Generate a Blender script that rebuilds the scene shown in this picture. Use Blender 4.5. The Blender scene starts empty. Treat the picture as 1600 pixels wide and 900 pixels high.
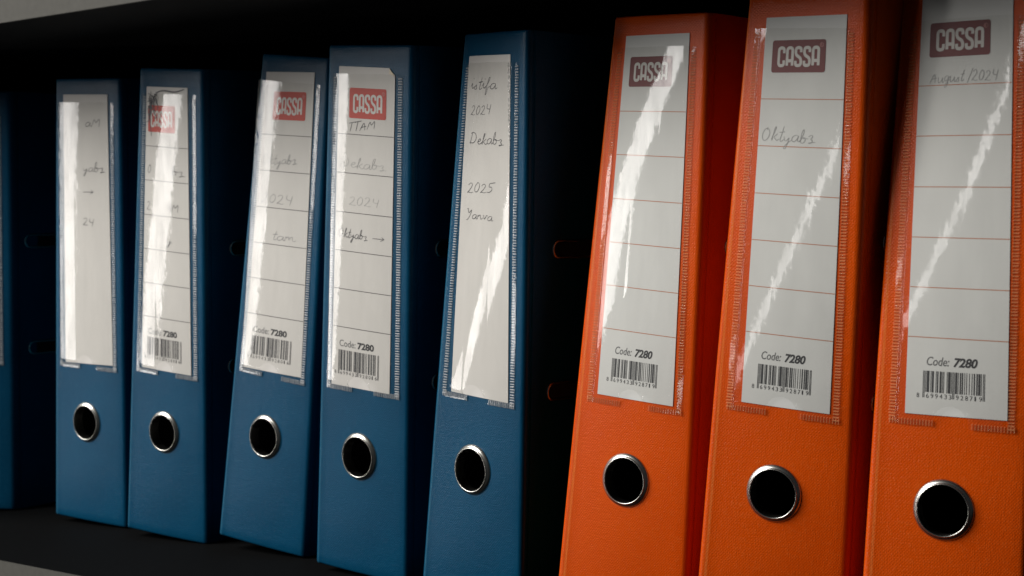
import bpy, bmesh, math, random
import numpy as np
from mathutils import Matrix, Vector
random.seed(7)
S = bpy.context.scene
COL = S.collection
MM = 0.001

# ------------------------------------------------------------------ camera
def R3(yaw, pitch, roll):
    return (Matrix.Rotation(math.radians(yaw), 3, 'Z') @ Matrix.Rotation(math.radians(pitch), 3, 'X')
            @ Matrix.Rotation(math.radians(roll), 3, 'Y'))
cd = bpy.data.cameras.new('camera')
cam = bpy.data.objects.new('camera', cd); COL.objects.link(cam); S.camera = cam
cd.sensor_width = 36.0; cd.lens = 36.0 * 2761.14 / 1600.0
cd.clip_start = 0.02; cd.clip_end = 50
m = R3(40.86, -3.04, 1.91)
right, fwd, up = m.col[0], m.col[1], m.col[2]
cam.matrix_world = Matrix(((right[0], up[0], -fwd[0], 0.9340), (right[1], up[1], -fwd[1], -0.74381),
                           (right[2], up[2], -fwd[2], 0.22893), (0, 0, 0, 1)))
cd.dof.use_dof = True; cd.dof.focus_distance = 0.945; cd.dof.aperture_fstop = 17

# ------------------------------------------------------------------ world, lamps, exposure
w = bpy.data.worlds.new('World'); S.world = w; w.use_nodes = True
bg = w.node_tree.nodes['Background']
bg.inputs[0].default_value = (0.80, 0.92, 1.0, 1); bg.inputs[1].default_value = 0.022

def area(name, loc, target, sx, sy, power, col):
    l = bpy.data.lights.new(name, 'AREA'); l.shape = 'RECTANGLE'; l.size = sx; l.size_y = sy
    l.energy = power; l.color = col
    o = bpy.data.objects.new(name, l); COL.objects.link(o); o.location = loc
    d = Vector(target) - Vector(loc)
    o.rotation_euler = d.to_track_quat('-Z', 'Y').to_euler()
    return o
# tall bright window to the left, a slimmer one nearer the middle of the room, and a broad ceiling light
area('window_light', (-1.75, -1.48, 0.62), (0.15, 0, 0.62), 0.28, 2.2, 14.0, (1.0, 0.965, 0.93))
area('slim_window_light', (-0.62, -2.10, 0.62), (0.54, 0, 0.62), 0.065, 2.2, 2.0, (1.0, 0.97, 0.94))
area('ceiling_light', (-1.28, -1.60, 1.50), (0.25, 0, 0.15), 1.6, 1.3, 112.0, (1.0, 0.975, 0.95))

S.view_settings.view_transform = 'Standard'; S.view_settings.look = 'None'
S.view_settings.exposure = 0.0; S.view_settings.gamma = 1.0
S.view_settings.use_curve_mapping = False
S.render.engine = 'CYCLES'
S.cycles.max_bounces = 10; S.cycles.transparent_max_bounces = 12
S.render.resolution_x = 1024; S.render.resolution_y = 576

# ------------------------------------------------------------------ materials
def mat(name):
    mt = bpy.data.materials.new(name); mt.use_nodes = True
    nt = mt.node_tree
    return mt, nt, nt.nodes, nt.links, nt.nodes['Principled BSDF']
def N(nt, t, **kw):
    n = nt.nodes.new(t)
    for k, v in kw.items(): setattr(n, k, v)
    return n
def math_node(nt, op, a, b=None):
    n = nt.nodes.new('ShaderNodeMath'); n.operation = op
    for i, x in enumerate((a, b)):
        if x is None: continue
        if isinstance(x, (int, float)): n.inputs[i].default_value = x
        else: nt.links.new(x, n.inputs[i])
    return n.outputs[0]

def cloth(name, base, alt, pale):
    mt, nt, nd, lk, p = mat(name)
    tc = N(nt, 'ShaderNodeTexCoord')
    sp = N(nt, 'ShaderNodeSeparateXYZ'); lk.new(tc.outputs['Object'], sp.inputs[0])
    # woven book cloth: raised thread crossings, 0.85 mm apart
    k = math.pi / 0.00085
    wob = N(nt, 'ShaderNodeTexNoise'); wob.inputs['Scale'].default_value = 420; lk.new(tc.outputs['Object'], wob.inputs['Vector'])
    wb = math_node(nt, 'MULTIPLY', wob.outputs[0], 2.2)
    xy = math_node(nt, 'ADD', sp.outputs['X'], sp.outputs['Y'])
    sx = math_node(nt, 'SINE', math_node(nt, 'ADD', math_node(nt, 'MULTIPLY', xy, k), wb))
    sz = math_node(nt, 'SINE', math_node(nt, 'ADD', math_node(nt, 'MULTIPLY', sp.outputs['Z'], k), wb))
    weave = math_node(nt, 'MULTIPLY', sx, sz)
    fine = N(nt, 'ShaderNodeTexNoise'); fine.inputs['Scale'].default_value = 1500; fine.inputs['Detail'].default_value = 2
    lk.new(tc.outputs['Object'], fine.inputs['Vector'])
    thr = []
    for sc3 in ((260, 260, 2100), (2100, 2100, 260)):      # slubby weft and warp threads
        mpp = N(nt, 'ShaderNodeMapping'); mpp.inputs['Scale'].default_value = sc3; lk.new(tc.outputs['Object'], mpp.inputs[0])
        nn = N(nt, 'ShaderNodeTexNoise'); nn.inputs['Scale'].default_value = 1.0; nn.inputs['Detail'].default_value = 1.5; lk.new(mpp.outputs[0], nn.inputs['Vector']); thr.append(nn.outputs[0])
    h = math_node(nt, 'ADD', math_node(nt, 'MULTIPLY', weave, 0.14), math_node(nt, 'MULTIPLY', math_node(nt, 'ADD', thr[0], thr[1]), .55))
    bp_ = N(nt, 'ShaderNodeBump'); bp_.inputs['Strength'].default_value = 0.75; bp_.inputs['Distance'].default_value = 0.00030
    lk.new(h, bp_.inputs['Height'])
    big = N(nt, 'ShaderNodeTexNoise'); big.inputs['Scale'].default_value = 14; big.inputs['Detail'].default_value = 5
    lk.new(tc.outputs['Object'], big.inputs['Vector'])
    rmp = N(nt, 'ShaderNodeMapRange'); rmp.inputs[1].default_value = .3; rmp.inputs[2].default_value = .7
    lk.new(big.outputs[0], rmp.inputs[0])
    mx = N(nt, 'ShaderNodeMix', data_type='RGBA'); lk.new(rmp.outputs[0], mx.inputs[0])
    mx.inputs[6].default_value = (*base, 1); mx.inputs[7].default_value = (*alt, 1)
    # rubbed thread tops
    th = N(nt, 'ShaderNodeMapRange'); th.inputs[1].default_value = .58; th.inputs[2].default_value = .90; th.inputs[4].default_value = .30
    lk.new(h, th.inputs[0])
    mx2 = N(nt, 'ShaderNodeMix', data_type='RGBA'); lk.new(th.outputs[0], mx2.inputs[0]); lk.new(mx.outputs[2], mx2.inputs[6])
    mx2.inputs[7].default_value = (*pale, 1)
    # scuffs
    sc = N(nt, 'ShaderNodeTexNoise'); sc.inputs['Scale'].default_value = 60; sc.inputs['Detail'].default_value = 8; sc.inputs['Roughness'].default_value = .75
    mp = N(nt, 'ShaderNodeMapping'); mp.inputs['Scale'].default_value = (3.0, 3.0, .6); lk.new(tc.outputs['Object'], mp.inputs[0]); lk.new(mp.outputs[0], sc.inputs['Vector'])
    sr = N(nt, 'ShaderNodeMapRange'); sr.inputs[1].default_value = .64; sr.inputs[2].default_value = .74; sr.inputs[4].default_value = .22
    lk.new(sc.outputs[0], sr.inputs[0])
    mx3 = N(nt, 'ShaderNodeMix', data_type='RGBA'); lk.new(sr.outputs[0], mx3.inputs[0]); lk.new(mx2.outputs[2], mx3.inputs[6])
    mx3.inputs[7].default_value = (*pale, 1)
    # left hinge ridge: its dotted highlight painted in pale, with some rubbed edge wear
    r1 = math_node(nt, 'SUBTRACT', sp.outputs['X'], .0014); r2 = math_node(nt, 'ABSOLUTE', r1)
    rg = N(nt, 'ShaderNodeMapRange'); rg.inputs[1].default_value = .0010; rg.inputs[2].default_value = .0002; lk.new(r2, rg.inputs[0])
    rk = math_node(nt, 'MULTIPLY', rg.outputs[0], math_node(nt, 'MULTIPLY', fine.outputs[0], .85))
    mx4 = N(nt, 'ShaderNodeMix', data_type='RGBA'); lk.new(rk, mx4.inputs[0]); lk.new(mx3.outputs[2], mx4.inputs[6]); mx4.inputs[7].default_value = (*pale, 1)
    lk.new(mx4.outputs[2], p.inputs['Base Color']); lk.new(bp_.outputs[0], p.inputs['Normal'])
    p.inputs['Roughness'].default_value = .29; p.inputs['Specular IOR Level'].default_value = .14
    return mt
M = {}
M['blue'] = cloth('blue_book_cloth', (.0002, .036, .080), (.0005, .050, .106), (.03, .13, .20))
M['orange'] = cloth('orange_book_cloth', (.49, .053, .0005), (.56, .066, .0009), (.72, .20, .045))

def paper(name, a, b):
    mt, nt, nd, lk, p = mat(name)
    tc = N(nt, 'ShaderNodeTexCoord'); n = N(nt, 'ShaderNodeTexNoise'); n.inputs['Scale'].default_value = 35; n.inputs['Detail'].default_value = 6
    lk.new(tc.outputs['Object'], n.inputs['Vector'])
    mx = N(nt, 'ShaderNodeMix', data_type='RGBA'); lk.new(n.outputs[0], mx.inputs[0]); mx.inputs[6].default_value = (*a, 1); mx.inputs[7].default_value = (*b, 1)
    lk.new(mx.outputs[2], p.inputs['Base Color']); p.inputs['Roughness'].default_value = .65
    return mt
M['paper_warm'] = paper('warm_white_paper', (.49, .470, .440), (.535, .515, .485))
M['paper_cool'] = paper('cool_white_paper', (.525, .525, .502), (.57, .57, .546))
M['paper_fold'] = paper('yellowed_paper', (.55, .47, .33), (.66, .58, .44))

def plain(name, col, rough=.6, metal=0.0, spec=.5):
    mt, nt, nd, lk, p = mat(name)
    tc = N(nt, 'ShaderNodeTexCoord'); n = N(nt, 'ShaderNodeTexNoise'); n.inputs['Scale'].default_value = 180; n.inputs['Detail'].default_value = 3
    lk.new(tc.outputs['Object'], n.inputs['Vector'])
    mx = N(nt, 'ShaderNodeMix', data_type='RGBA'); lk.new(n.outputs[0], mx.inputs[0])
    mx.inputs[6].default_value = (*[c * .82 for c in col], 1); mx.inputs[7].default_value = (*[min(1, c * 1.15) for c in col], 1)
    lk.new(mx.outputs[2], p.inputs['Base Color'])
    p.inputs['Roughness'].default_value = rough; p.inputs['Metallic'].default_value = metal; p.inputs['Specular IOR Level'].default_value = spec
    return mt
M['logo_red'] = plain('printed_red', (.40, .030, .014)); M['logo_maroon'] = plain('printed_maroon', (.115, .005, .006))
M['logo_white'] = plain('printed_white', (.52, .50, .47)); M['mark_pink'] = plain('printed_pink', (.50, .22, .20))
M['rule_black'] = plain('printed_black_rule', (.045, .04, .04)); M['rule_orange'] = plain('printed_orange_rule', (.40, .16, .085))
M['print_black'] = plain('printed_black', (.022, .022, .024)); M['print_grey'] = plain('printed_grey', (.10, .10, .10))
M['pen'] = plain('pen_ink', (.035, .035, .042)); M['pencil'] = plain('pencil_grey', (.22, .22, .22)); M['pencil_faint'] = plain('faint_pencil', (.30, .30, .29))
M['chrome'] = plain('nickel_metal', (.52, .51, .47), .27, 1.0)
M['brass'] = plain('dull_brass_metal', (.46, .43, .37), .22, 1.0)
M['dark_inside'] = plain('dark_lining', (.012, .012, .013), .9, 0, .03)
M['shelf_dark'] = plain('charcoal_laminate', (.0040, .0042, .0043), .7, 0, .02)
M['shelf_under'] = plain('dark_underside', (.010, .010, .010), .8, 0, .1)
M['shelf_edge'] = plain('beige_edge_band', (.070, .068, .060), .65, 0, .08)

def film_mat(name, bump_d, haze, tint=(.8, .8, .8)):
    mt, nt, nd, lk, p = mat(name); nd.remove(p)
    out = nd['Material Output']
    tc = N(nt, 'ShaderNodeTexCoord')
    n1 = N(nt, 'ShaderNodeTexNoise'); n1.inputs['Scale'].default_value = 190; n1.inputs['Detail'].default_value = 1.2; n1.inputs['Roughness'].default_value = .55
    lk.new(tc.outputs['Object'], n1.inputs['Vector'])
    b = N(nt, 'ShaderNodeBump'); b.inputs['Strength'].default_value = 1; b.inputs['Distance'].default_value = bump_d
    lk.new(n1.outputs[0], b.inputs['Height'])
    # two-sided reflectance of a thin sheet: 0.075 face on, rising towards grazing
    ge = N(nt, 'ShaderNodeNewGeometry'); dt = N(nt, 'ShaderNodeVectorMath', operation='DOT_PRODUCT')
    lk.new(ge.outputs['Incoming'], dt.inputs[0]); lk.new(ge.outputs['Normal'], dt.inputs[1])
    gr = math_node(nt, 'SUBTRACT', 1.0, math_node(nt, 'ABSOLUTE', dt.outputs['Value']))
    fac = math_node(nt, 'ADD', math_node(nt, 'MULTIPLY', math_node(nt, 'POWER', gr, 5.0), .9), .075)
    # dust and rub marks dull the shine in long patches
    dm = N(nt, 'ShaderNodeMapping'); dm.inputs['Scale'].default_value = (150, 150, 34); lk.new(tc.outputs['Object'], dm.inputs[0])
    dn = N(nt, 'ShaderNodeTexNoise'); dn.inputs['Scale'].default_value = 1.0; dn.inputs['Detail'].default_value = 4; dn.inputs['Roughness'].default_value = .6; lk.new(dm.outputs[0], dn.inputs['Vector'])
    dr = N(nt, 'ShaderNodeMapRange'); dr.inputs[1].default_value = .32; dr.inputs[2].default_value = .66; dr.inputs[3].default_value = .55; dr.inputs[4].default_value = 1.12; lk.new(dn.outputs[0], dr.inputs[0])
    fac = math_node(nt, 'MULTIPLY', fac, dr.outputs[0])
    g = N(nt, 'ShaderNodeBsdfGlossy'); g.inputs['Roughness'].default_value = .055; lk.new(b.outputs[0], g.inputs['Normal'])
    t = N(nt, 'ShaderNodeBsdfTransparent'); t.inputs[0].default_value = (.97, .97, .96, 1)
    df = N(nt, 'ShaderNodeBsdfDiffuse'); df.inputs[0].default_value = (*tint, 1)
    m1 = N(nt, 'ShaderNodeMixShader'); m1.inputs[0].default_value = haze; lk.new(t.outputs[0], m1.inputs[1]); lk.new(df.outputs[0], m1.inputs[2])
    m2 = N(nt, 'ShaderNodeMixShader'); lk.new(fac, m2.inputs[0]); lk.new(m1.outputs[0], m2.inputs[1]); lk.new(g.outputs[0], m2.inputs[2])
    lk.new(m2.outputs[0], out.inputs[0])
    return mt
M['film'] = film_mat('clear_pocket_film', .000045, .006)
M['weld_blue'] = film_mat('welded_film', .00010, .42)
M['weld_orange'] = film_mat('welded_film_over_orange', .00010, .30, (.95, .45, .20))
M['crumple'] = film_mat('crumpled_film', .0002, .30)

# ------------------------------------------------------------------ helpers
def link(name, me, parent=None, mt=None, smooth=True):
    o = bpy.data.objects.new(name, me); COL.objects.link(o)
    if parent: o.parent = parent
    for x in (mt if isinstance(mt, (list, tuple)) else [mt] if mt else []): me.materials.append(x)
    if smooth:
        for pl in me.polygons: pl.use_smooth = True
    return o
def mesh(name, vs, fs, mi=None):
    me = bpy.data.meshes.new(name); me.from_pydata([tuple(v) for v in vs], [], fs)
    if mi: me.polygons.foreach_set('material_index', mi)
    me.update(); return me
def box(name, x0, x1, y0, y1, z0, z1, mt, parent=None, bevel=.0):
    bm = bmesh.new(); r = bmesh.ops.create_cube(bm, size=1)
    for v in bm.verts:
        v.co = Vector((x0 + (v.co.x + .5) * (x1 - x0), y0 + (v.co.y + .5) * (y1 - y0), z0 + (v.co.z + .5) * (z1 - z0)))
    if bevel: bmesh.ops.bevel(bm, geom=list(bm.edges), offset=bevel, segments=2, affect='EDGES')
    me = bpy.data.meshes.new(name); bm.to_mesh(me); bm.free()
    return link(name, me, parent, mt, smooth=False)

# ------------------------------------------------------------------ shelf
shelf = bpy.data.objects.new('shelf_unit', None); COL.objects.link(shelf)
shelf['label'] = 'dark open shelf with pale front edges that holds the binders'; shelf['category'] = 'shelf'
YF = -0.100; ZT = 0.348
lb = box('lower_board', -.317, 1.15, YF + .002, .335, -.020, 0, M['shelf_dark'], shelf, .0006)
box('edge_band', -.317, 1.15, YF, YF + .0018, -.0205, .0004, M['shelf_edge'], lb, .0003)
ub = box('upper_board', -.317, 1.15, YF + .002, .335, ZT, ZT + .020, M['shelf_under'], shelf, .0006)
box('edge_band', -.317, 1.15, YF, YF + .0018, ZT - .0004, ZT + .0205, M['shelf_edge'], ub, .0003)
box('back_panel', -.317, 1.15, .3355, .343, -.02, ZT + .02, M['shelf_under'], shelf)

up_ = box('shade_panel', -.336, -.3175, YF + .002, .343, -.30, .75, M['shelf_under'], shelf, .0006)  # unseen upright, added to shade the leftmost binder
box('edge_band', -.3362, -.3173, YF, YF + .0018, -.30, .75, M['shelf_edge'], up_, .0003)

# ------------------------------------------------------------------ binders
H = 318.0; W = 73.16; RU = 34.5; RV = 71.98
class Binder:
    def __init__(s, x, y, yaw, lean, pitch, twist, z):
        s.p = (x, y, yaw, lean, pitch, twist, z); s.yaw = yaw; s.tw = math.radians(twist)
    def F(s, u, v, d=0.0, bow=1.0):
        """u across the spine, v up, d into the shelf (mm) -> local point (m). The spine board is slightly warped."""
        k = max(0.0, min(1.0, 1 - d / 110.0)); k = k * k * (3 - 2 * k)
        t = s.tw * (v / H - .5) * k
        d += bow * 1.2 * ((min(max(u, 2), W - 2) - W / 2) / (W / 2)) ** 2 * k      # faint outward bow of the board
        lx = (u - W / 2) * math.cos(t) - d * math.sin(t) + W / 2
        ly = (u - W / 2) * math.sin(t) + d * math.cos(t)
        lx += max(0, d) * math.tan(math.radians(s.yaw)) * .8
        return (lx * MM, ly * MM, v * MM)

def lerp_list(a, b, n): return [a + (b - a) * i / n for i in range(n + 1)]

def spine_mesh(B, foot=0.0):
    rl, rr = 3.0, 3.2
    # hinge: flat chamfer up to a low ridge along the left edge of the spine board
    prof = [(-.2, 7.4), (-1.1, 3.2), (-1.2, 2.1), (-.5, .7), (.4, .0), (1.0, -.22), (1.7, -.20), (3.0, 0.0)]
    hs = 17.0
    us = lerp_list(rl, RU - hs, 3)[1:-1] + lerp_list(RU - hs, RU + hs, 8) + lerp_list(RU + hs, W - rr, 4)[1:]
    prof += [(u, 0.0) for u in us]
    prof += [(W - rr + rr * math.sin(math.pi / 2 * i / 6), rr - rr * math.cos(math.pi / 2 * i / 6)) for i in range(1, 7)]
    prof.append((W, 7.4))
    vs = [0.0, .6, 1.6] + lerp_list(6, RV - hs, 5)[:-1] + lerp_list(RV - hs, RV + hs, 8) + lerp_list(RV + hs, H - 6, 22)[1:] + [H - 1.6, H - .6, H]
    P, fs = [], []
    nu = len(prof)
    for v in vs:
        for (u, d) in prof:
            e = min(v, H - v); dd = d + (0.9 * (1 - min(1, e / 1.6)) ** 2)     # turned edge at head and foot
            P.append(B.F(u - (foot * (1 - v / H) * min(1, (3 - u) / 3) if u < 3 else 0), v, dd))
    iu0 = min(i for i, (u, d) in enumerate(prof) if abs(u - (RU - hs)) < 1e-6); iv0 = min(j for j, v in enumerate(vs) if abs(v - (RV - hs)) < 1e-6)
    for j in range(len(vs) - 1):
        for i in range(nu - 1):
            if iu0 <= i < iu0 + 8 and iv0 <= j < iv0 + 8: continue
            a = j * nu + i; fs.append((a, a + 1, a + nu + 1, a + nu))
    # round finger hole
    ring = [(iv0 * nu + iu0 + i, -hs + i * hs / 4, -hs) for i in range(8)] + [((iv0 + i) * nu + iu0 + 8, hs, -hs + i * hs / 4) for i in range(8)] \
        + [((iv0 + 8) * nu + iu0 + 8 - i, hs - i * hs / 4, hs) for i in range(8)] + [((iv0 + 8 - i) * nu + iu0, -hs, hs - i * hs / 4) for i in range(8)]
    prev = [r[0] for r in ring]
    for rad in (15.2, 13.2):
        cur = []
        for (_, du, dv) in ring:
            L = math.hypot(du, dv); cur.append(len(P)); P.append(B.F(RU + du / L * rad, RV + dv / L * rad, 0))
        for k in range(32): fs.append((prev[k], prev[(k + 1) % 32], cur[(k + 1) % 32], cur[k]))
        prev = cur
    me = mesh('spine', P, fs); return me

def grid_box(B, u0, u1, v0, v1, d0, d1, nv, nd, inner, taper):
    """A board between two u planes, following the binder's warp."""
    P, fs = [], []; idx = {}
    dvs = [d0 + (d1 - d0) * i / nd for i in range(nd + 1)]; vvs = [v0 + (v1 - v0) * j / nv for j in range(nv + 1)]
    for s_, u in enumerate((u0, u1)):
        for j, v in enumerate(vvs):
            for i, d in enumerate(dvs):
                idx[s_, j, i] = len(P); P.append(B.F(u + taper * (d - d0) / (d1 - d0), v, d))
    for j in range(nv):
        for i in range(nd):
            fs.append((idx[0, j, i], idx[0, j + 1, i], idx[0, j + 1, i + 1], idx[0, j, i + 1]))
            fs.append((idx[1, j, i], idx[1, j, i + 1], idx[1, j + 1, i + 1], idx[1, j + 1, i]))
    for j in (0, nv):
        for i in range(nd): fs.append((idx[0, j, i], idx[0, j, i + 1], idx[1, j, i + 1], idx[1, j, i]))
    for i in (0, nd):
        for j in range(nv): fs.append((idx[0, j, i], idx[1, j, i], idx[1, j + 1, i], idx[0, j + 1, i]))
    mi = [0] * len(fs)
    for k in range(nv * nd): mi[2 * k + inner] = 1      # lined inside
    return mesh('board', P, fs, mi)

def ring_mesh(B):
    prof = [(14.5, .1), (14.45, -.25), (14.25, -.55), (13.7, -1.05), (13.1, -1.45), (12.75, -1.6), (12.6, -1.85), (12.4, -2.05), (12.15, -2.05), (11.95, -1.85), (11.9, -1.4), (11.95, 1.5), (11.95, 6)]
    n = 72; P, fs = [], []
    for k in range(n):
        a = 2 * math.pi * k / n
        for r, d in prof: P.append(B.F(RU + r * math.cos(a), RV + r * math.sin(a), d))
    m_ = len(prof)
    for k in range(n):
        for i in range(m_ - 1):
            a = k * m_ + i; b = ((k + 1) % n) * m_ + i; fs.append((a, a + 1, b + 1, b))
    return mesh('finger_ring', P, fs)

def eyelet_mesh(B, d0, d1, vc, u, sgn=1, hr=4.6):
    """Rounded metal rim of a slot in the cover."""
    path = []
    for k in range(13): a = math.pi / 2 + math.pi * k / 12; path.append((d0 + hr + hr * math.cos(a), vc + hr * math.sin(a), math.cos(a), math.sin(a)))
    for k in range(13): a = -math.pi / 2 + math.pi * k / 12; path.append((d1 - hr + hr * math.cos(a), vc + hr * math.sin(a), math.cos(a), math.sin(a)))
    P, fs = [], []; n = len(path); m_ = 7
    for (d, v, cx, cz) in path:
        for i in range(m_):
            b = math.pi * i / (m_ - 1); off = .95 * math.cos(b)
            P.append(B.F(u + sgn * (1.0 * math.sin(b)), v + cz * off, d + cx * off))
    for k in range(n):
        for i in range(m_ - 1):
            a = k * m_ + i; b = ((k + 1) % n) * m_ + i; fs.append((a, b, b + 1, a + 1))
    c0 = len(P)                                    # the dark slot inside
    for (d, v, cx, cz) in path: P.append(B.F(u + sgn * .08, v - cz * .5, d - cx * .5))
    fs.append(tuple(range(c0, c0 + n)))
    mi = [0] * (len(fs) - 1) + [1]
    return mesh('slot_eyelet', P, fs, mi)

# ---- flat print: everything is drawn in label millimetres and laid on the label sheet
L0, L1, V0, V1 = 12.3, 61.2, 115.0, 307.0
class Sheet:
    def __init__(s, B, quad): s.B = B; s.q = quad    # TL, TR, BL, BR in (u, v)
    def uv(s, u, v):
        a = (u - L0) / (L1 - L0); b = (v - V0) / (V1 - V0); TL, TR, BL, BR = s.q
        return tuple((BL[i] * (1 - a) + BR[i] * a) * (1 - b) + (TL[i] * (1 - a) + TR[i] * a) * b for i in (0, 1))
    def P(s, u, v, d): return s.B.F(*s.uv(u, v), d)

def chaikin(pts, n=2):
    for _ in range(n):
        q = [pts[0]]
        for a, b in zip(pts, pts[1:]):
            q += [(a[0] * .75 + b[0] * .25, a[1] * .75 + b[1] * .25), (a[0] * .25 + b[0] * .75, a[1] * .25 + b[1] * .75)]
        q.append(pts[-1]); pts = q
    return pts
class Ink:
    """Collects flat strokes, rectangles and triangles in label millimetres."""
    def __init__(s): s.v = []; s.f = []; s.m = []
    def stroke(s, pts, wd, d, mi=0, closed=False, taper=False):
        n = len(pts); b = len(s.v)
        if n < 2: return
        for i in range(n):
            p0 = pts[max(0, i - 1)]; p1 = pts[min(n - 1, i + 1)]
            dx, dy = p1[0] - p0[0], p1[1] - p0[1]; L = math.hypot(dx, dy) or 1
            k = wd / 2 * (1 if not taper else (.65 + .35 * math.sin(math.pi * min(1, (i + .6) / n))))
            s.v += [(pts[i][0] - dy / L * k, pts[i][1] + dx / L * k, d), (pts[i][0] + dy / L * k, pts[i][1] - dx / L * k, d)]
        for i in range(n - 1): a = b + 2 * i; s.f.append((a + 1, a + 3, a + 2, a)); s.m.append(mi)
    def rect(s, u0, u1, v0, v1, d, mi=0, nu=1, nv=1):
        b = len(s.v)
        for j in range(nv + 1):
            for i in range(nu + 1): s.v.append((u0 + (u1 - u0) * i / nu, v0 + (v1 - v0) * j / nv, d))
        for j in range(nv):
            for i in range(nu): a = b + j * (nu + 1) + i; s.f.append((a, a + 1, a + nu + 2, a + nu + 1)); s.m.append(mi)
    def poly(s, pts, d, mi=0):
        b = len(s.v); s.v += [(p[0], p[1], d) for p in pts]; s.f.append(tuple(range(b, b + len(pts)))); s.m.append(mi)
    def build(s, name, sheet, parent, mats):
        if not s.f: return None
        me = mesh(name, [sheet.P(*v) for v in s.v], s.f, s.m)
        return link(name, me, parent, mats, smooth=False)

def text_geo(txt, bold=0.0, shear=0.0):
    c = bpy.data.curves.new('t', 'FONT'); c.body = txt; c.size = 1; c.offset = bold; c.shear = shear; c.resolution_u = 4
    o = bpy.data.objects.new('t', c); COL.objects.link(o)
    bpy.context.view_layer.update()
    me = bpy.data.meshes.new_from_object(o.evaluated_get(bpy.context.evaluated_depsgraph_get()))
    vs = [(v.co.x, v.co.y) for v in me.vertices]; fs = [tuple(p.vertices) for p in me.polygons]
    bpy.data.objects.remove(o); bpy.data.curves.remove(c); bpy.data.meshes.remove(me)
    return vs, fs
_tc = {}
def put_text(ink, txt, u0, u1, v, hgt, d, mi=0, bold=0.0, shear=0.0):
    k = (txt, bold, shear)
    if k not in _tc: _tc[k] = text_geo(txt, bold, shear)
    vs, fs = _tc[k]
    x0 = min(p[0] for p in vs); x1 = max(p[0] for p in vs); y1 = max(p[1] for p in vs if True); 
    sx = (u1 - u0) / (x1 - x0); sy = hgt / y1; b = len(ink.v)
    ink.v += [(u0 + (p[0] - x0) * sx, v + p[1] * sy, d) for p in vs]
    ink.f += [tuple(b + i for i in f) for f in fs]; ink.m += [mi] * len(fs)

def ean13(code):
    Lc = '0001101 0011001 0010011 0111101 0100011 0110001 0101111 0111011 0110111 0001011'.split()
    G_ = [''.join('1' if c == '0' else '0' for c in x)[::-1] for x in Lc]; Rc = [''.join('1' if c == '0' else '0' for c in x) for x in Lc]
    par = 'LLLLLL LLGLGG LLGGLG LLGGGL LGLLGG LGGLLG LGGGLL LGLGLG LGLGGL LGGLGL'.split()[int(code[0])]
    s = '101' + ''.join((Lc if par[i] == 'L' else G_)[int(code[1 + i])] for i in range(6)) + '01010' + ''.join(Rc[int(x)] for x in code[7:]) + '101'
    return s

LOGO = {'C': [[(1, .70), (1, 1), (0, 1), (0, 0), (1, 0), (1, .30)]],
        'A': [[(0, 0), (0, 1), (1, 1), (1, 0)], [(0, .27), (1, .27)]],
        'S': [[(1, .74), (1, 1), (0, 1), (0, .60), (1, .40), (1, 0), (0, 0), (0, .26)]]}
def round_poly(pts, r, ar):
    """Round the corners of a polyline (in letter units, x scaled by ar)."""
    q = [pts[0]]
    for a, b, c in zip(pts, pts[1:], pts[2:]):
        def toward(p, o):
            dx, dy = (o[0] - p[0]) * ar, o[1] - p[1]; L = math.hypot(dx, dy); k = min(r, L * .48) / L
            return (p[0] + (o[0] - p[0]) * k, p[1] + (o[1] - p[1]) * k)
        s, e = toward(b, a), toward(b, c)
        for i in range(6):
            t = i / 5; q.append(((1 - t) ** 2 * s[0] + 2 * t * (1 - t) * b[0] + t * t * e[0], (1 - t) ** 2 * s[1] + 2 * t * (1 - t) * b[1] + t * t * e[1]))
    q.append(pts[-1]); return q
def logo(sheet, parent, u0, u1, v0, v1, badge):
    ink = Ink(); r = 1.3
    rows = [v0 + r - r * math.cos(math.pi / 2 * i / 4) for i in range(5)]; rows += lerp_list(v0 + r, v1 - r, 8)[1:]; rows += [v1 - r + r * math.sin(math.pi / 2 * i / 4) for i in range(1, 5)]
    b0 = len(ink.v); nu = 12
    for v in rows:                                        # rounded badge as a fine grid that follows the warp
        e = max(0.0, v0 + r - v, v - (v1 - r)); ins = r - math.sqrt(max(0.0, r * r - e * e))
        for i in range(nu + 1): ink.v.append((u0 + ins + (u1 - u0 - 2 * ins) * i / nu, v, -.50))
    for j in range(len(rows) - 1):
        for i in range(nu): q = b0 + j * (nu + 1) + i; ink.f.append((q, q + 1, q + nu + 2, q + nu + 1)); ink.m.append(0)
    w_, h_ = u1 - u0, v1 - v0
    lw = w_ * .100; gap = w_ * .160; x = u0 + w_ * .135; y = v0 + h_ * .215; hh = h_ * .545; wd = w_ * .048
    for ch in 'CASSA':
        for st in LOGO[ch]:
            pts = round_poly(st, .17, lw / hh)
            ink.stroke([(x + a * lw, y + b * hh) for a, b in pts], wd, -.58, 1)
        x += gap
    # small registered mark
    cx, cy = u1 - w_ * .075, v1 - h_ * .165; rr = h_ * .060
    ink.stroke([(cx + rr * math.cos(i * math.pi / 8), cy + rr * math.sin(i * math.pi / 8)) for i in range(17)], .22, -.58, 2)
    put_text(ink, 'R', cx - rr * .42, cx + rr * .42, cy - rr * .5, rr, -.58, 2)
    ink.build('printed_logo', sheet, parent, [badge, M['logo_white'], M['mark_pink']])

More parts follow.
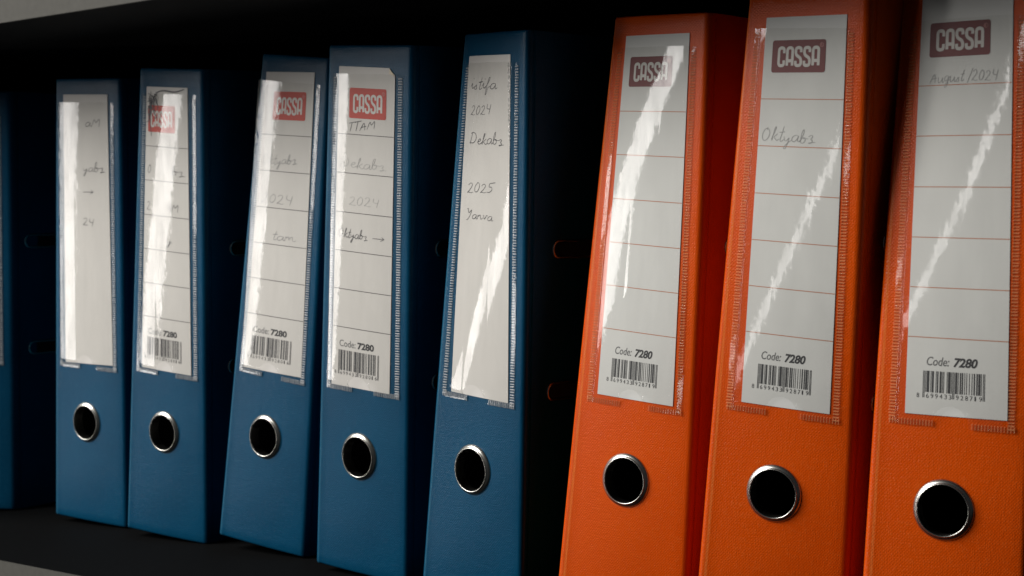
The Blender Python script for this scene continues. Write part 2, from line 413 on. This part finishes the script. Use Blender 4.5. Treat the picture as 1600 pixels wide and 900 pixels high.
# ---- cursive handwriting, x-height 1
G = {
 'a': (1.0, [[(.8, .85), (.4, 1), (.05, .6), (.1, .1), (.45, 0), (.75, .5), (.82, .95), (.75, .2), (.9, 0), (1.1, .25)]]),
 'b': (.9, [[(0, .2), (.3, 1.2), (.35, 2.1), (.12, 1.9), (.05, .5), (.2, 0), (.55, .1), (.65, .7), (.4, .95), (.25, .7), (.6, .75), (.95, .7)]]),
 'd': (1.0, [[(.75, .85), (.35, 1), (.05, .5), (.2, 0), (.55, .2), (.8, 1), (.95, 2.1), (.8, .4), (.95, 0), (1.1, .3)]]),
 'e': (.8, [[(0, .4), (.5, .6), (.6, .95), (.3, 1), (.05, .5), (.25, 0), (.6, .1), (.9, .45)]]),
 'f': (.7, [[(-.1, .1), (.3, .9), (.6, 1.9), (.4, 2.1), (.25, 1.0), (.1, -1.0), (.3, -.8), (.35, .3), (.75, .5)]]),
 'g': (.9, [[(.75, .85), (.35, 1), (.05, .5), (.3, 0), (.65, .4), (.8, 1), (.65, -.6), (.3, -1), (.2, -.6), (.9, .4)]]),
 'i': (.5, [[(0, .3), (.25, 1), (.2, .2), (.35, 0), (.6, .35)], [(.3, 1.5), (.36, 1.6)]]),
 'k': (.85, [[(0, .2), (.35, 1.5), (.4, 2), (.2, 1.8), (.1, 0)], [(.7, 1), (.2, .5), (.5, .3), (.7, 0), (.95, .3)]]),
 'm': (1.4, [[(0, 0), (.12, 1), (.1, .4), (.45, 1), (.5, .1), (.55, .5), (.9, 1), (.95, .15), (1.15, 0), (1.4, .3)]]),
 'n': (1.0, [[(0, 0), (.12, 1), (.1, .4), (.5, 1), (.6, .2), (.75, 0), (1.05, .35)]]),
 'r': (.85, [[(.05, .75), (.35, 1), (.6, .8), (.3, .45), (.65, .2), (.35, -.15), (.1, -.05), (.5, 0), (.95, .05)]]),
 's': (.65, [[(0, .15), (.4, .95), (.3, .6), (.55, .25), (.3, 0), (.05, .15)]]),
 't': (.6, [[(.45, 2), (.25, .6), (.2, .1), (.4, 0), (.65, .3)], [(0, 1.2), (.65, 1.3)]]),
 'u': (1.0, [[(0, .8), (.1, 1), (.1, .2), (.3, 0), (.65, .4), (.75, 1), (.75, .2), (.9, 0), (1.1, .3)]]),
 'v': (.85, [[(0, .9), (.15, .9), (.3, 0), (.6, .7), (.6, 1), (.9, .85)]]),
 'y': (.9, [[(0, .9), (.1, .4), (.35, .2), (.65, .9), (.6, .2), (.4, -.9), (.1, -.8), (.5, 0), (.95, .4)]]),
 'O': (1.3, [[(.7, 1.95), (.3, 1.7), (.1, .9), (.3, .1), (.75, .1), (1.05, .9), (.9, 1.7), (.5, 1.9), (.7, 1.6)]]),
 'D': (1.4, [[(.35, 1.9), (.25, .6), (.05, .05), (.3, .15), (.8, .1), (1.2, .8), (1.0, 1.7), (.4, 2), (.1, 1.7)]]),
 'Y': (1.1, [[(0, 1.7), (.2, 1.9), (.25, 1.2), (.5, 1), (.9, 1.8), (.8, .9), (.4, -.2), (.1, -.3)]]),
 'T': (1.0, [[(.5, 1.9), (.35, 0)], [(-.05, 1.8), (1.1, 2.0)]]),
 'A': (1.2, [[(0, 0), (.6, 1.95), (.85, 0)], [(.1, .65), (1.0, .85)]]),
 'M': (1.4, [[(0, 0), (.35, 1.9), (.6, .6), (1.15, 2.0), (1.15, 0)]]),
 '2': (1.0, [[(.05, 1.5), (.4, 1.95), (.75, 1.5), (.4, .6), (.0, .05), (.25, .25), (.6, .0), (.95, .15)]]),
 '0': (1.0, [[(.5, 1.9), (.1, 1.3), (.15, .2), (.55, .05), (.85, .9), (.7, 1.7), (.4, 1.9)]]),
 '4': (1.0, [[(.2, 1.9), (.1, 1.0), (.8, .95)], [(.85, 1.8), (.7, 0)]]),
 '5': (.95, [[(.25, 1.85), (.15, 1.1), (.6, 1.15), (.75, .5), (.4, 0), (.0, .15)], [(.25, 1.85), (1.05, 1.95)]]),
 '/': (.6, [[(.6, 2.1), (0, -.2)]]),
 '>': (2.2, [[(0, .55), (1.0, .6), (1.9, .6)], [(1.35, 1.1), (1.9, .62), (1.3, .05)]]),
}
def write(ink, txt, u0, u1, v, xh, wd=.36, slant=.18, mi=0, rise=0.0):
    tot = sum(G[c][0] * 1.02 if c != ' ' else .6 for c in txt); k = (u1 - u0) / tot; x = 0
    for c in txt:
        if c == ' ': x += .6; continue
        wdt, sts = G[c]; jy = random.uniform(-.12, .12); js = random.uniform(.92, 1.08)
        for st in sts:
            pts = [((x + px) * k + py * xh * slant + u0, v + (py * js + jy) * xh + rise * ((x + px) / tot)) for px, py in st]
            ink.stroke(chaikin(pts, 3), wd * random.uniform(.85, 1.1), -.50, mi, taper=True)
        x += wdt * 1.02

# ---- plastic pocket
PU0, PU1, PV0, PV1 = 5.6, 66.4, 111.0, 301.0
def pocket(B, spec):
    US, VS, DS, kap = spec
    pu = np.polyfit(VS, US, 2 if len(VS) > 3 else 1); pdel = np.polyfit(VS, DS, 1)
    nu, nv = 110, 120
    P, fs = [], []
    us = [PU0 + (PU1 - PU0) * i / nu for i in range(nu + 1)]
    rng = random.Random(int(US[0] * 100))
    ph = [rng.uniform(0, 6.28) for _ in range(6)]
    for j in range(nv + 1):
        t = j / nv; row = []
        vm = PV0 + (PV1 - PV0) * t
        vv = min(max(vm, min(VS) - 12), max(VS) + 12)
        ust = float(np.polyval(pu, vv)); s0 = -math.tan(math.radians(float(np.polyval(pdel, vv))))
        wv = 0.0; ws = []
        for i, u in enumerate(us):
            sl = max(-.15, min(.15, s0 - kap * (u - ust)))
            ws.append(wv); wv += sl * (PU1 - PU0) / nu
        mn = min(ws[8:-8])
        for i, u in enumerate(us):
            e = min(u - PU0, PU1 - u); ew = max(0, min(1, (e - 3.7) / 1.1)); ew = ew * ew * (3 - 2 * ew)
            nb = 0.0
            if abs(u - 36.6) < 8.5: nb = math.sqrt(8.5 ** 2 - (u - 36.6) ** 2)
            vb = PV0 + (min(10.0, 1.5 + nb) if nb else 0)
            v = vb + (PV1 - vb) * t
            bw = max(0, min(1, (v - PV0 - 2.4) / 2.0)); bw = bw * bw * (3 - 2 * bw)
            wz = .30 + (.55 + (ws[i] - mn)) * ew * (.30 + .70 * bw) + .3 * ew + ew * (.005 * math.sin(vm * .16 + u * .11 + ph[0]) + .0022 * math.sin(vm * .33 - u * .19 + ph[1]))
            P.append(B.F(u, v, -wz, 1 - ew))
    for j in range(nv):
        for i in range(nu): a = j * (nu + 1) + i; fs.append((a, a + 1, a + nu + 2, a + nu + 1))
    return mesh('plastic_pocket', P, fs)

def weld(B, seed):
    rng = random.Random(seed); vs, fs = [], []
    def bar(u0, u1, v0, v1, sk, d):
        b = len(vs)
        i = min(.25, (v1 - v0) * .3, (u1 - u0) * .3)
        for (u, v, dd) in ((u0, v0, .0), (u1, v0 + sk, .0), (u1, v1 + sk, .0), (u0, v1, .0), (u0 + i, v0 + i, d), (u1 - i, v0 + i + sk, d), (u1 - i, v1 - i + sk, d), (u0 + i, v1 - i, d)):
            vs.append(B.F(u, v, -.30 - dd))
        for f in ((4, 5, 6, 7), (0, 1, 5, 4), (1, 2, 6, 5), (2, 3, 7, 6), (3, 0, 4, 7)): fs.append(tuple(b + x for x in f))
    for u0, u1 in ((5.7, 9.3), (62.9, 66.3)):
        v = 112.0
        while v < 299.5:
            bar(u0 + rng.uniform(-.12, .12), u1 + rng.uniform(-.15, .15), v, v + rng.uniform(.72, .98), rng.uniform(-.1, .25), rng.uniform(.40, .62)); v += 1.5
    for u0, u1 in ((6.2, 27.5), (46.2, 66.2)):
        u = u0
        while u < u1:
            bar(u, u + .85, 110.6 + rng.uniform(-.15, .15), 113.6, 0, rng.uniform(.45, .7)); u += 1.5
    return mesh('pocket_weld', vs, fs)

def label_sheet(sheet, corner=None):
    nu, nv = 10, 48; P, fs = [], []
    for s_, d in ((0, -.40), (1, -.12)):
        for j in range(nv + 1):
            for i in range(nu + 1):
                u = L0 + (L1 - L0) * i / nu; v = V0 + (V1 - V0) * j / nv
                if corner and i == nu and j == nv: u -= corner; v -= corner * .3
                if corner and i == nu and j == nv - 1: v -= .0
                P.append(sheet.P(u, v, d))
    n1 = (nu + 1) * (nv + 1)
    for j in range(nv):
        for i in range(nu):
            a = j * (nu + 1) + i; fs.append((a, a + 1, a + nu + 2, a + nu + 1)); a += n1; fs.append((a, a + nu + 1, a + nu + 2, a + 1))
    for i in range(nu):
        a = i; fs.append((a, a + n1, a + n1 + 1, a + 1)); a = nv * (nu + 1) + i; fs.append((a, a + 1, a + 1 + n1, a + n1))
    for j in range(nv):
        a = j * (nu + 1); fs.append((a, a + nu + 1, a + nu + 1 + n1, a + n1)); a += nu; fs.append((a, a + n1, a + n1 + nu + 1, a + nu + 1))
    return mesh('label_sheet', P, fs)

def printed(sheet, parent, colour, logo_shift=0.0):
    org = colour == 'orange'
    if org: logo(sheet, parent, 17.6, 50.0, 279.9, 295.7, M['logo_maroon'])
    else: logo(sheet, parent, 22.6 + logo_shift, 54.6 + logo_shift, 276.6, 294.6, M['logo_red'])
    for v in (267, 243.8, 220.3, 197, 173.9, 150.8):
        ink = Ink(); ink.rect(L0 + .15, L1 - .15, v - .21, v + .21, -.46, 0, 8, 1)
        ink.build('printed_rule', sheet, parent, [M['rule_orange'] if org else M['rule_black']])
    ink = Ink()
    if org:
        put_text(ink, 'Code:', 22.3, 33.4, 138.0, 4.0, -.47, 1, .008, .22); put_text(ink, '7280', 35.4, 47.0, 138.0, 4.1, -.47, 0, .035, .22)
        x0, x1, y0, y1 = 20.7, 50.6, 123.6, 135.4; code = '8699433928719'
    else:
        put_text(ink, 'Code:', 18.8, 32.8, 139.0, 4.0, -.47, 1, .006, 0); put_text(ink, '7280', 34.4, 48.2, 139.0, 3.9, -.47, 0, .04, 0)
        x0, x1, y0, y1 = 18.0, 52.4, 122.6, 136.9; code = '8699433928016'
    ink.build('code_text', sheet, parent, [M['print_black'], M['print_grey']])
    ink = Ink(); s = ean13(code); k = (x1 - x0) / 95; i = 0
    while i < 95:
        if s[i] == '1':
            j = i
            while j < 95 and s[j] == '1': j += 1
            guard = i < 3 or i > 91 or 45 <= i < 50
            ink.rect(x0 + i * k, x0 + j * k, y0 - (.6 if guard else -1.9), y1, -.47, 0, 1, 1); i = j
        else: i += 1
    ink.build('barcode', sheet, parent, [M['print_black']])
    ink = Ink(); dh = 2.1; dv = y0 - .75
    put_text(ink, code[0], x0 - 2.9, x0 - 1.6, dv, dh, -.47)
    for a, off in ((code[1:7], 4.5), (code[7:], 50.5)):
        for n_, c in enumerate(a):
            u = x0 + (off + n_ * 7 + 1.2) * k; wdt = 4.2 * k * (.55 if c == '1' else 1)
            put_text(ink, c, u, u + wdt, dv, dh, -.47)
    ink.build('barcode_digits', sheet, parent, [M['print_black']])

def make_binder(params, colour, quad, film, lab, slots, writer=None, has_print=True, corner=None, paper_mat='paper_warm'):
    B = Binder(*params)
    root = bpy.data.objects.new('ring_binder', None); COL.objects.link(root)
    x, y, yaw, lean, pitch, tw, z = params
    root.location = (x * MM, y * MM, z * MM + .0004); root.rotation_euler = R3(yaw, pitch, lean).to_euler()
    root.empty_display_size = .03
    root['label'] = lab; root['category'] = 'binder'; root['group'] = 'ring binders standing in a row on the shelf'
    c = M[colour]
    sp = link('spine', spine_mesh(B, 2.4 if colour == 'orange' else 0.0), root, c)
    md = sp.modifiers.new('board', 'SOLIDIFY'); md.thickness = .0022; md.offset = -1; sp.data.materials.append(M['dark_inside']); md.material_offset = 1
    for nm, ua, ub in (('front_cover', W - 2.4, W + .05), ('back_cover', -.05, 2.4)):
        cv = link(nm, grid_box(B, ua, ub, 0, H, 6.6, 285, 12, 24, 0 if nm == 'front_cover' else 1, -12.0 if nm == 'front_cover' else 12.0), root, [c, M['dark_inside']], smooth=False)
        if nm == 'front_cover':
            for (d0, d1, vc) in slots: link('slot_eyelet', eyelet_mesh(B, d0, d1, vc, W - .7), cv, [M['brass'], M['dark_inside']])
        else:
            for (d0, d1, vc) in slots: link('slot_eyelet', eyelet_mesh(B, d0, d1, vc, .6, -1), cv, [M['brass'], M['dark_inside']])
    link('finger_ring', ring_mesh(B), root, M['chrome'])
    sheet = Sheet(B, quad)
    lb_ = link('label_sheet', label_sheet(sheet, corner), root, M[paper_mat], smooth=False)
    if has_print: printed(sheet, lb_, colour, -7.5 if writer is hw2 else 0.0)
    if writer:
        writer(lambda fn, *a, **kw: hand(sheet, lb_, fn, *a, **kw))
    pk = link('plastic_pocket', pocket(B, film), root, M['film'])
    wl = link('pocket_weld', weld(B, int(x)), pk, M['weld_' + colour], smooth=False); wl['kind'] = 'stuff'
    return B, root, sheet, pk

def hand(sheet, parent, fn, *a, **kw):
    ink = Ink(); fn(ink, *a, **kw)
    o = ink.build('ink_scribble' if fn is scribble else 'handwritten_word', sheet, parent, [M['pen'], M['pencil'], M['pencil_faint']])
    o['kind'] = 'stuff'
def scribble(k):
    for i in range(26):
        u = random.uniform(14.5, 25); v = random.uniform(290, 303)
        k.stroke(chaikin([(u, v), (u + random.uniform(-3, 3), v + random.uniform(-4, 3)), (u + random.uniform(-2, 5), v + random.uniform(-6, 3)), (u + random.uniform(-2, 3), v - random.uniform(2, 9))], 2), random.uniform(.3, 1.0), -.62, 0, taper=True)
    k.stroke(chaikin([(18, 304), (19, 296), (17.5, 286), (19.5, 274)], 2), .8, -.62, 0, taper=True)
    k.stroke(chaikin([(24, 303), (34, 305), (47, 303.5), (58, 306)], 2), .9, -.62, 0, taper=True)
def hw1(k):
    k(write, 'aM', 37, 54, 284.5, 3.4, .46); k(write, 'yabr', 34, 57, 252.5, 3.2, .46); k(write, '>', 34, 47, 236.5, 2.6, .46); k(write, '24', 33, 45, 214, 3.0, .46)
def hw2(k):
    k(scribble)
    k(write, 'br', 43, 57, 248.5, 3.2, .46); k(write, '4M', 37, 51, 223.5, 3.0, .46); k(write, 'y', 37, 43, 202, 2.8, .46); k(write, 'O', 15, 20, 248.5, 3.0, .40); k(write, '2', 15, 19, 223.5, 3.0, .40)
def hw3(k):
    k(write, 'Oktyabr', 15, 49, 247.5, 3.2, .40, mi=1, rise=1.5); k(write, '2024', 17, 47, 223.0, 3.3, .42, mi=1); k(write, 'tam', 30, 52, 200.0, 3.2, .40, mi=1)
def hw4(k):
    k(write, 'TTAM', 22, 46, 268.6, 3.0, .42, rise=2.4); k(write, 'Dekabr', 15, 55, 247, 3.2, .30, mi=2); k(write, '2024', 24, 50, 225, 3.0, .26, mi=2)
    k(write, 'Oktyabr', 15, 41, 205, 2.8, .38); k(write, '>', 45, 56.5, 205, 2.4, .42)
def hw5(k):
    k(write, 'istifa', 16.5, 47, 288.2, 3.4, .42, .25); k(write, '2024', 18, 41, 273.5, 3.0, .40, .25, rise=1.0); k(write, 'Dekabr', 18.5, 55, 257.3, 3.2, .42, .2)
    k(write, '2025', 18.5, 46, 229, 3.0, .40, .25, rise=2.0); k(write, 'Yanva', 19, 46, 215, 3.0, .40, .2)
def hw7(k): k(write, 'Oktyabr', 13.6, 46, 246.0, 3.6, .40, .15, mi=2)
def hw8(k): k(write, 'August /2024', 18.5, 54, 268.2, 2.7, .42, .15, mi=2)

SL = [(22.5, 56, 199.5), (21.5, 55, 119.5)]
std = lambda a, b, c_, d_: (a, b, c_, d_)
DATA = [
 ((-296.5, -22, 30, 2.6, 0, -5.5, 3.8), 'blue', ((5.5, 306.7), (55.2, 306.6), (6.8, 113.9), (56.5, 115.5)), ((21.9, 19.7, 18.6), (301, 191.6, 122), (2.3, .6, -.5), .0036),
  'blue ring binder cut off by the left edge of the picture', None, False, None),
 ((-166.563, 8.686, 3.701, 3.376, -.021, -5.532, 4.925), 'blue', ((9.5, 306.7), (60.2, 306.6), (11.8, 113.9), (62.5, 115.5)), ((21.9, 19.7, 18.6), (301.4, 191.6, 122), (2.3, .6, -.5), .0030),
  'blue binder at far left, plain white label without printed logo, glare on its left half', hw1, False, None),
 ((-70.643, 3.257, 1.652, 4.886, .286, -13.23, 5.821), 'blue', ((9.7, 305.5), (57.8, 305.4), (11.3, 114.3), (60.5, 114.1)), ((44.6, 37.8, 28.3, 19.9), (296, 257.6, 192.4, 121.5), (4.9, 3.5, 1.1, -1.5), .0030),
  'blue ring binder with black scribbles over the red logo at its label top', hw2, True, None),
 ((23.319, 7.925, -.268, 6.886, -2.194, -14.563, 9.557), 'blue', ((6.9, 306.5), (60.2, 308.3), (9.4, 114.1), (63.2, 115.6)), ((23.1, 15.8, 13.1), (300, 208.7, 145.7), (5.7, 1.7, -1.0), .0030),
  'most tilted blue ring binder, with faint handwriting 2024 and tam on its ruled label', hw3, True, None),
 ((129.033, -5.575, .004, 4.701, .255, -6.785, 4.75), 'blue', ((10.5, 305.5), (60.1, 304.6), (9.8, 113.6), (58.7, 113.2)), ((19.6, 15.9, 14.5), (295.8, 230.9, 184.5), (-.4, -1.6, -2.5), .0050),
  'blue ring binder with TTAM written under its red logo and an arrow lower down', hw4, True, 4.0),
 ((225.241, -5.586, -9.539, 4.0, -2.353, -22.867, 4.213), 'blue', ((9.0, 305.2), (57.4, 305.1), (13.5, 114.0), (61.4, 113.7)), ((56.5, 45.9, 31.3, 21.8), (202.4, 176.7, 135.5, 114.2), (6.1, 4.5, 1.9, .5), .0050),
  'blue ring binder next to the orange ones, plain label handwritten istifa 2024', hw5, False, None),
 ((327.027, -4.352, -.705, 4.467, -2.938, -24.198, 5.713), 'orange', ((11.6, 307.4), (61.1, 307.8), (12.7, 115.6), (60.9, 115.0)), ((55.9, 32.5, 24.4, 14.1), (295.7, 262.6, 225.1, 180), (1.2, -.6, -3.2, -6.3), .0034),
  'orange ring binder next to the blue ones, unwritten label with broad glare across the logo', None, True, None),
 ((419.128, -5.279, 4.524, 5.132, -.085, -25.798, 7.209), 'orange', ((12.8, 306.2), (61.8, 307.4), (14.2, 115.5), (61.3, 115.3)), ((61.6, 45.1, 37.9, 25.4, 16.1), (245.2, 219.7, 191.1, 164.6, 144.4), (3.6, 2.2, .2, -1.5, -2.8), .0026),
  'middle one of the three orange ring binders, Oktyabr pencilled on its second label row', hw7, True, None),
 ((509.846, .899, 4.827, 2.646, -2.269, -24.886, 3.841), 'orange', ((11.6, 311.0), (60.2, 311.4), (13.9, 115.9), (62.7, 116.5)), ((60.2, 45.4, 30.9, 14.8), (270.8, 233.1, 197.3, 166.4), (1.7, -.6, -2.8, -4.6), .0026),
  'rightmost orange ring binder, cut off at top, faint August pencilled under its logo', hw8, True, None),
]
made = []
for k, (pr, colr, quad, film, lab, wr, hp, cn) in enumerate(DATA):
    made.append(make_binder(pr, colr, quad, film, lab, SL if k else [(12, 46, 205), (15, 48, 123)], wr, hp, cn, 'paper_cool' if colr == 'orange' else 'paper_warm'))

# ------------------------------------------------------------------ small damage
B4, r4, sh4, pk4 = made[4]
lab4 = [o for o in r4.children if o.name.startswith('label_sheet')][0]
ink = Ink(); ink.poly([(L1 - 4.3, 306.7), (L1 - 4.6, 303.6), (L1 - .2, 302.4)], -.62); ink.build('folded_corner', sh4, lab4, [M['paper_fold']])
B5, r5, sh5, pk5 = made[5]
rng = random.Random(3); vs, fs = [], []
n = 46
for i in range(n + 1):                                   # crinkled film edge torn loose beside the label
    v = 300.5 - i * .92; wd = .5 + 1.1 * rng.random() * (1 if i < 18 else .6)
    for k in range(4):
        u = 58.3 + .05 * i + wd * k / 3 + rng.uniform(-.12, .12)
        vs.append(B5.F(u, v + rng.uniform(-.2, .2), -1.9 - rng.uniform(0, .9)))
for i in range(n):
    for k in range(3): a = i * 4 + k; fs.append((a, a + 4, a + 5, a + 1))
link('torn_film_edge', mesh('torn_film_edge', vs, fs), pk5, M['crumple'], smooth=False)
B8, r8, sh8, pk8 = made[8]
vs, fs = [], []                                          # frayed nick on the hinge with bare board showing
rings = 5; seg = 8
for i in range(rings):
    a = math.pi * i / (rings - 1)
    for k in range(seg):
        b = 2 * math.pi * k / seg; rr_ = math.sin(a) * rng.uniform(.8, 1.2)
        vs.append(B8.F(1.3 + 1.5 * rr_ * math.cos(b), 264 + 1.6 * rr_ * math.sin(b) + rng.uniform(-.2, .2), 1.2 - .9 * math.cos(a)))
for i in range(rings - 1):
    for k in range(seg): fs.append((i * seg + k, i * seg + (k + 1) % seg, (i + 1) * seg + (k + 1) % seg, (i + 1) * seg + k))
sp8 = [o for o in r8.children if o.name.startswith('spine')][0]
link('frayed_nick', mesh('frayed_nick', vs, fs), sp8, M['paper_fold'])
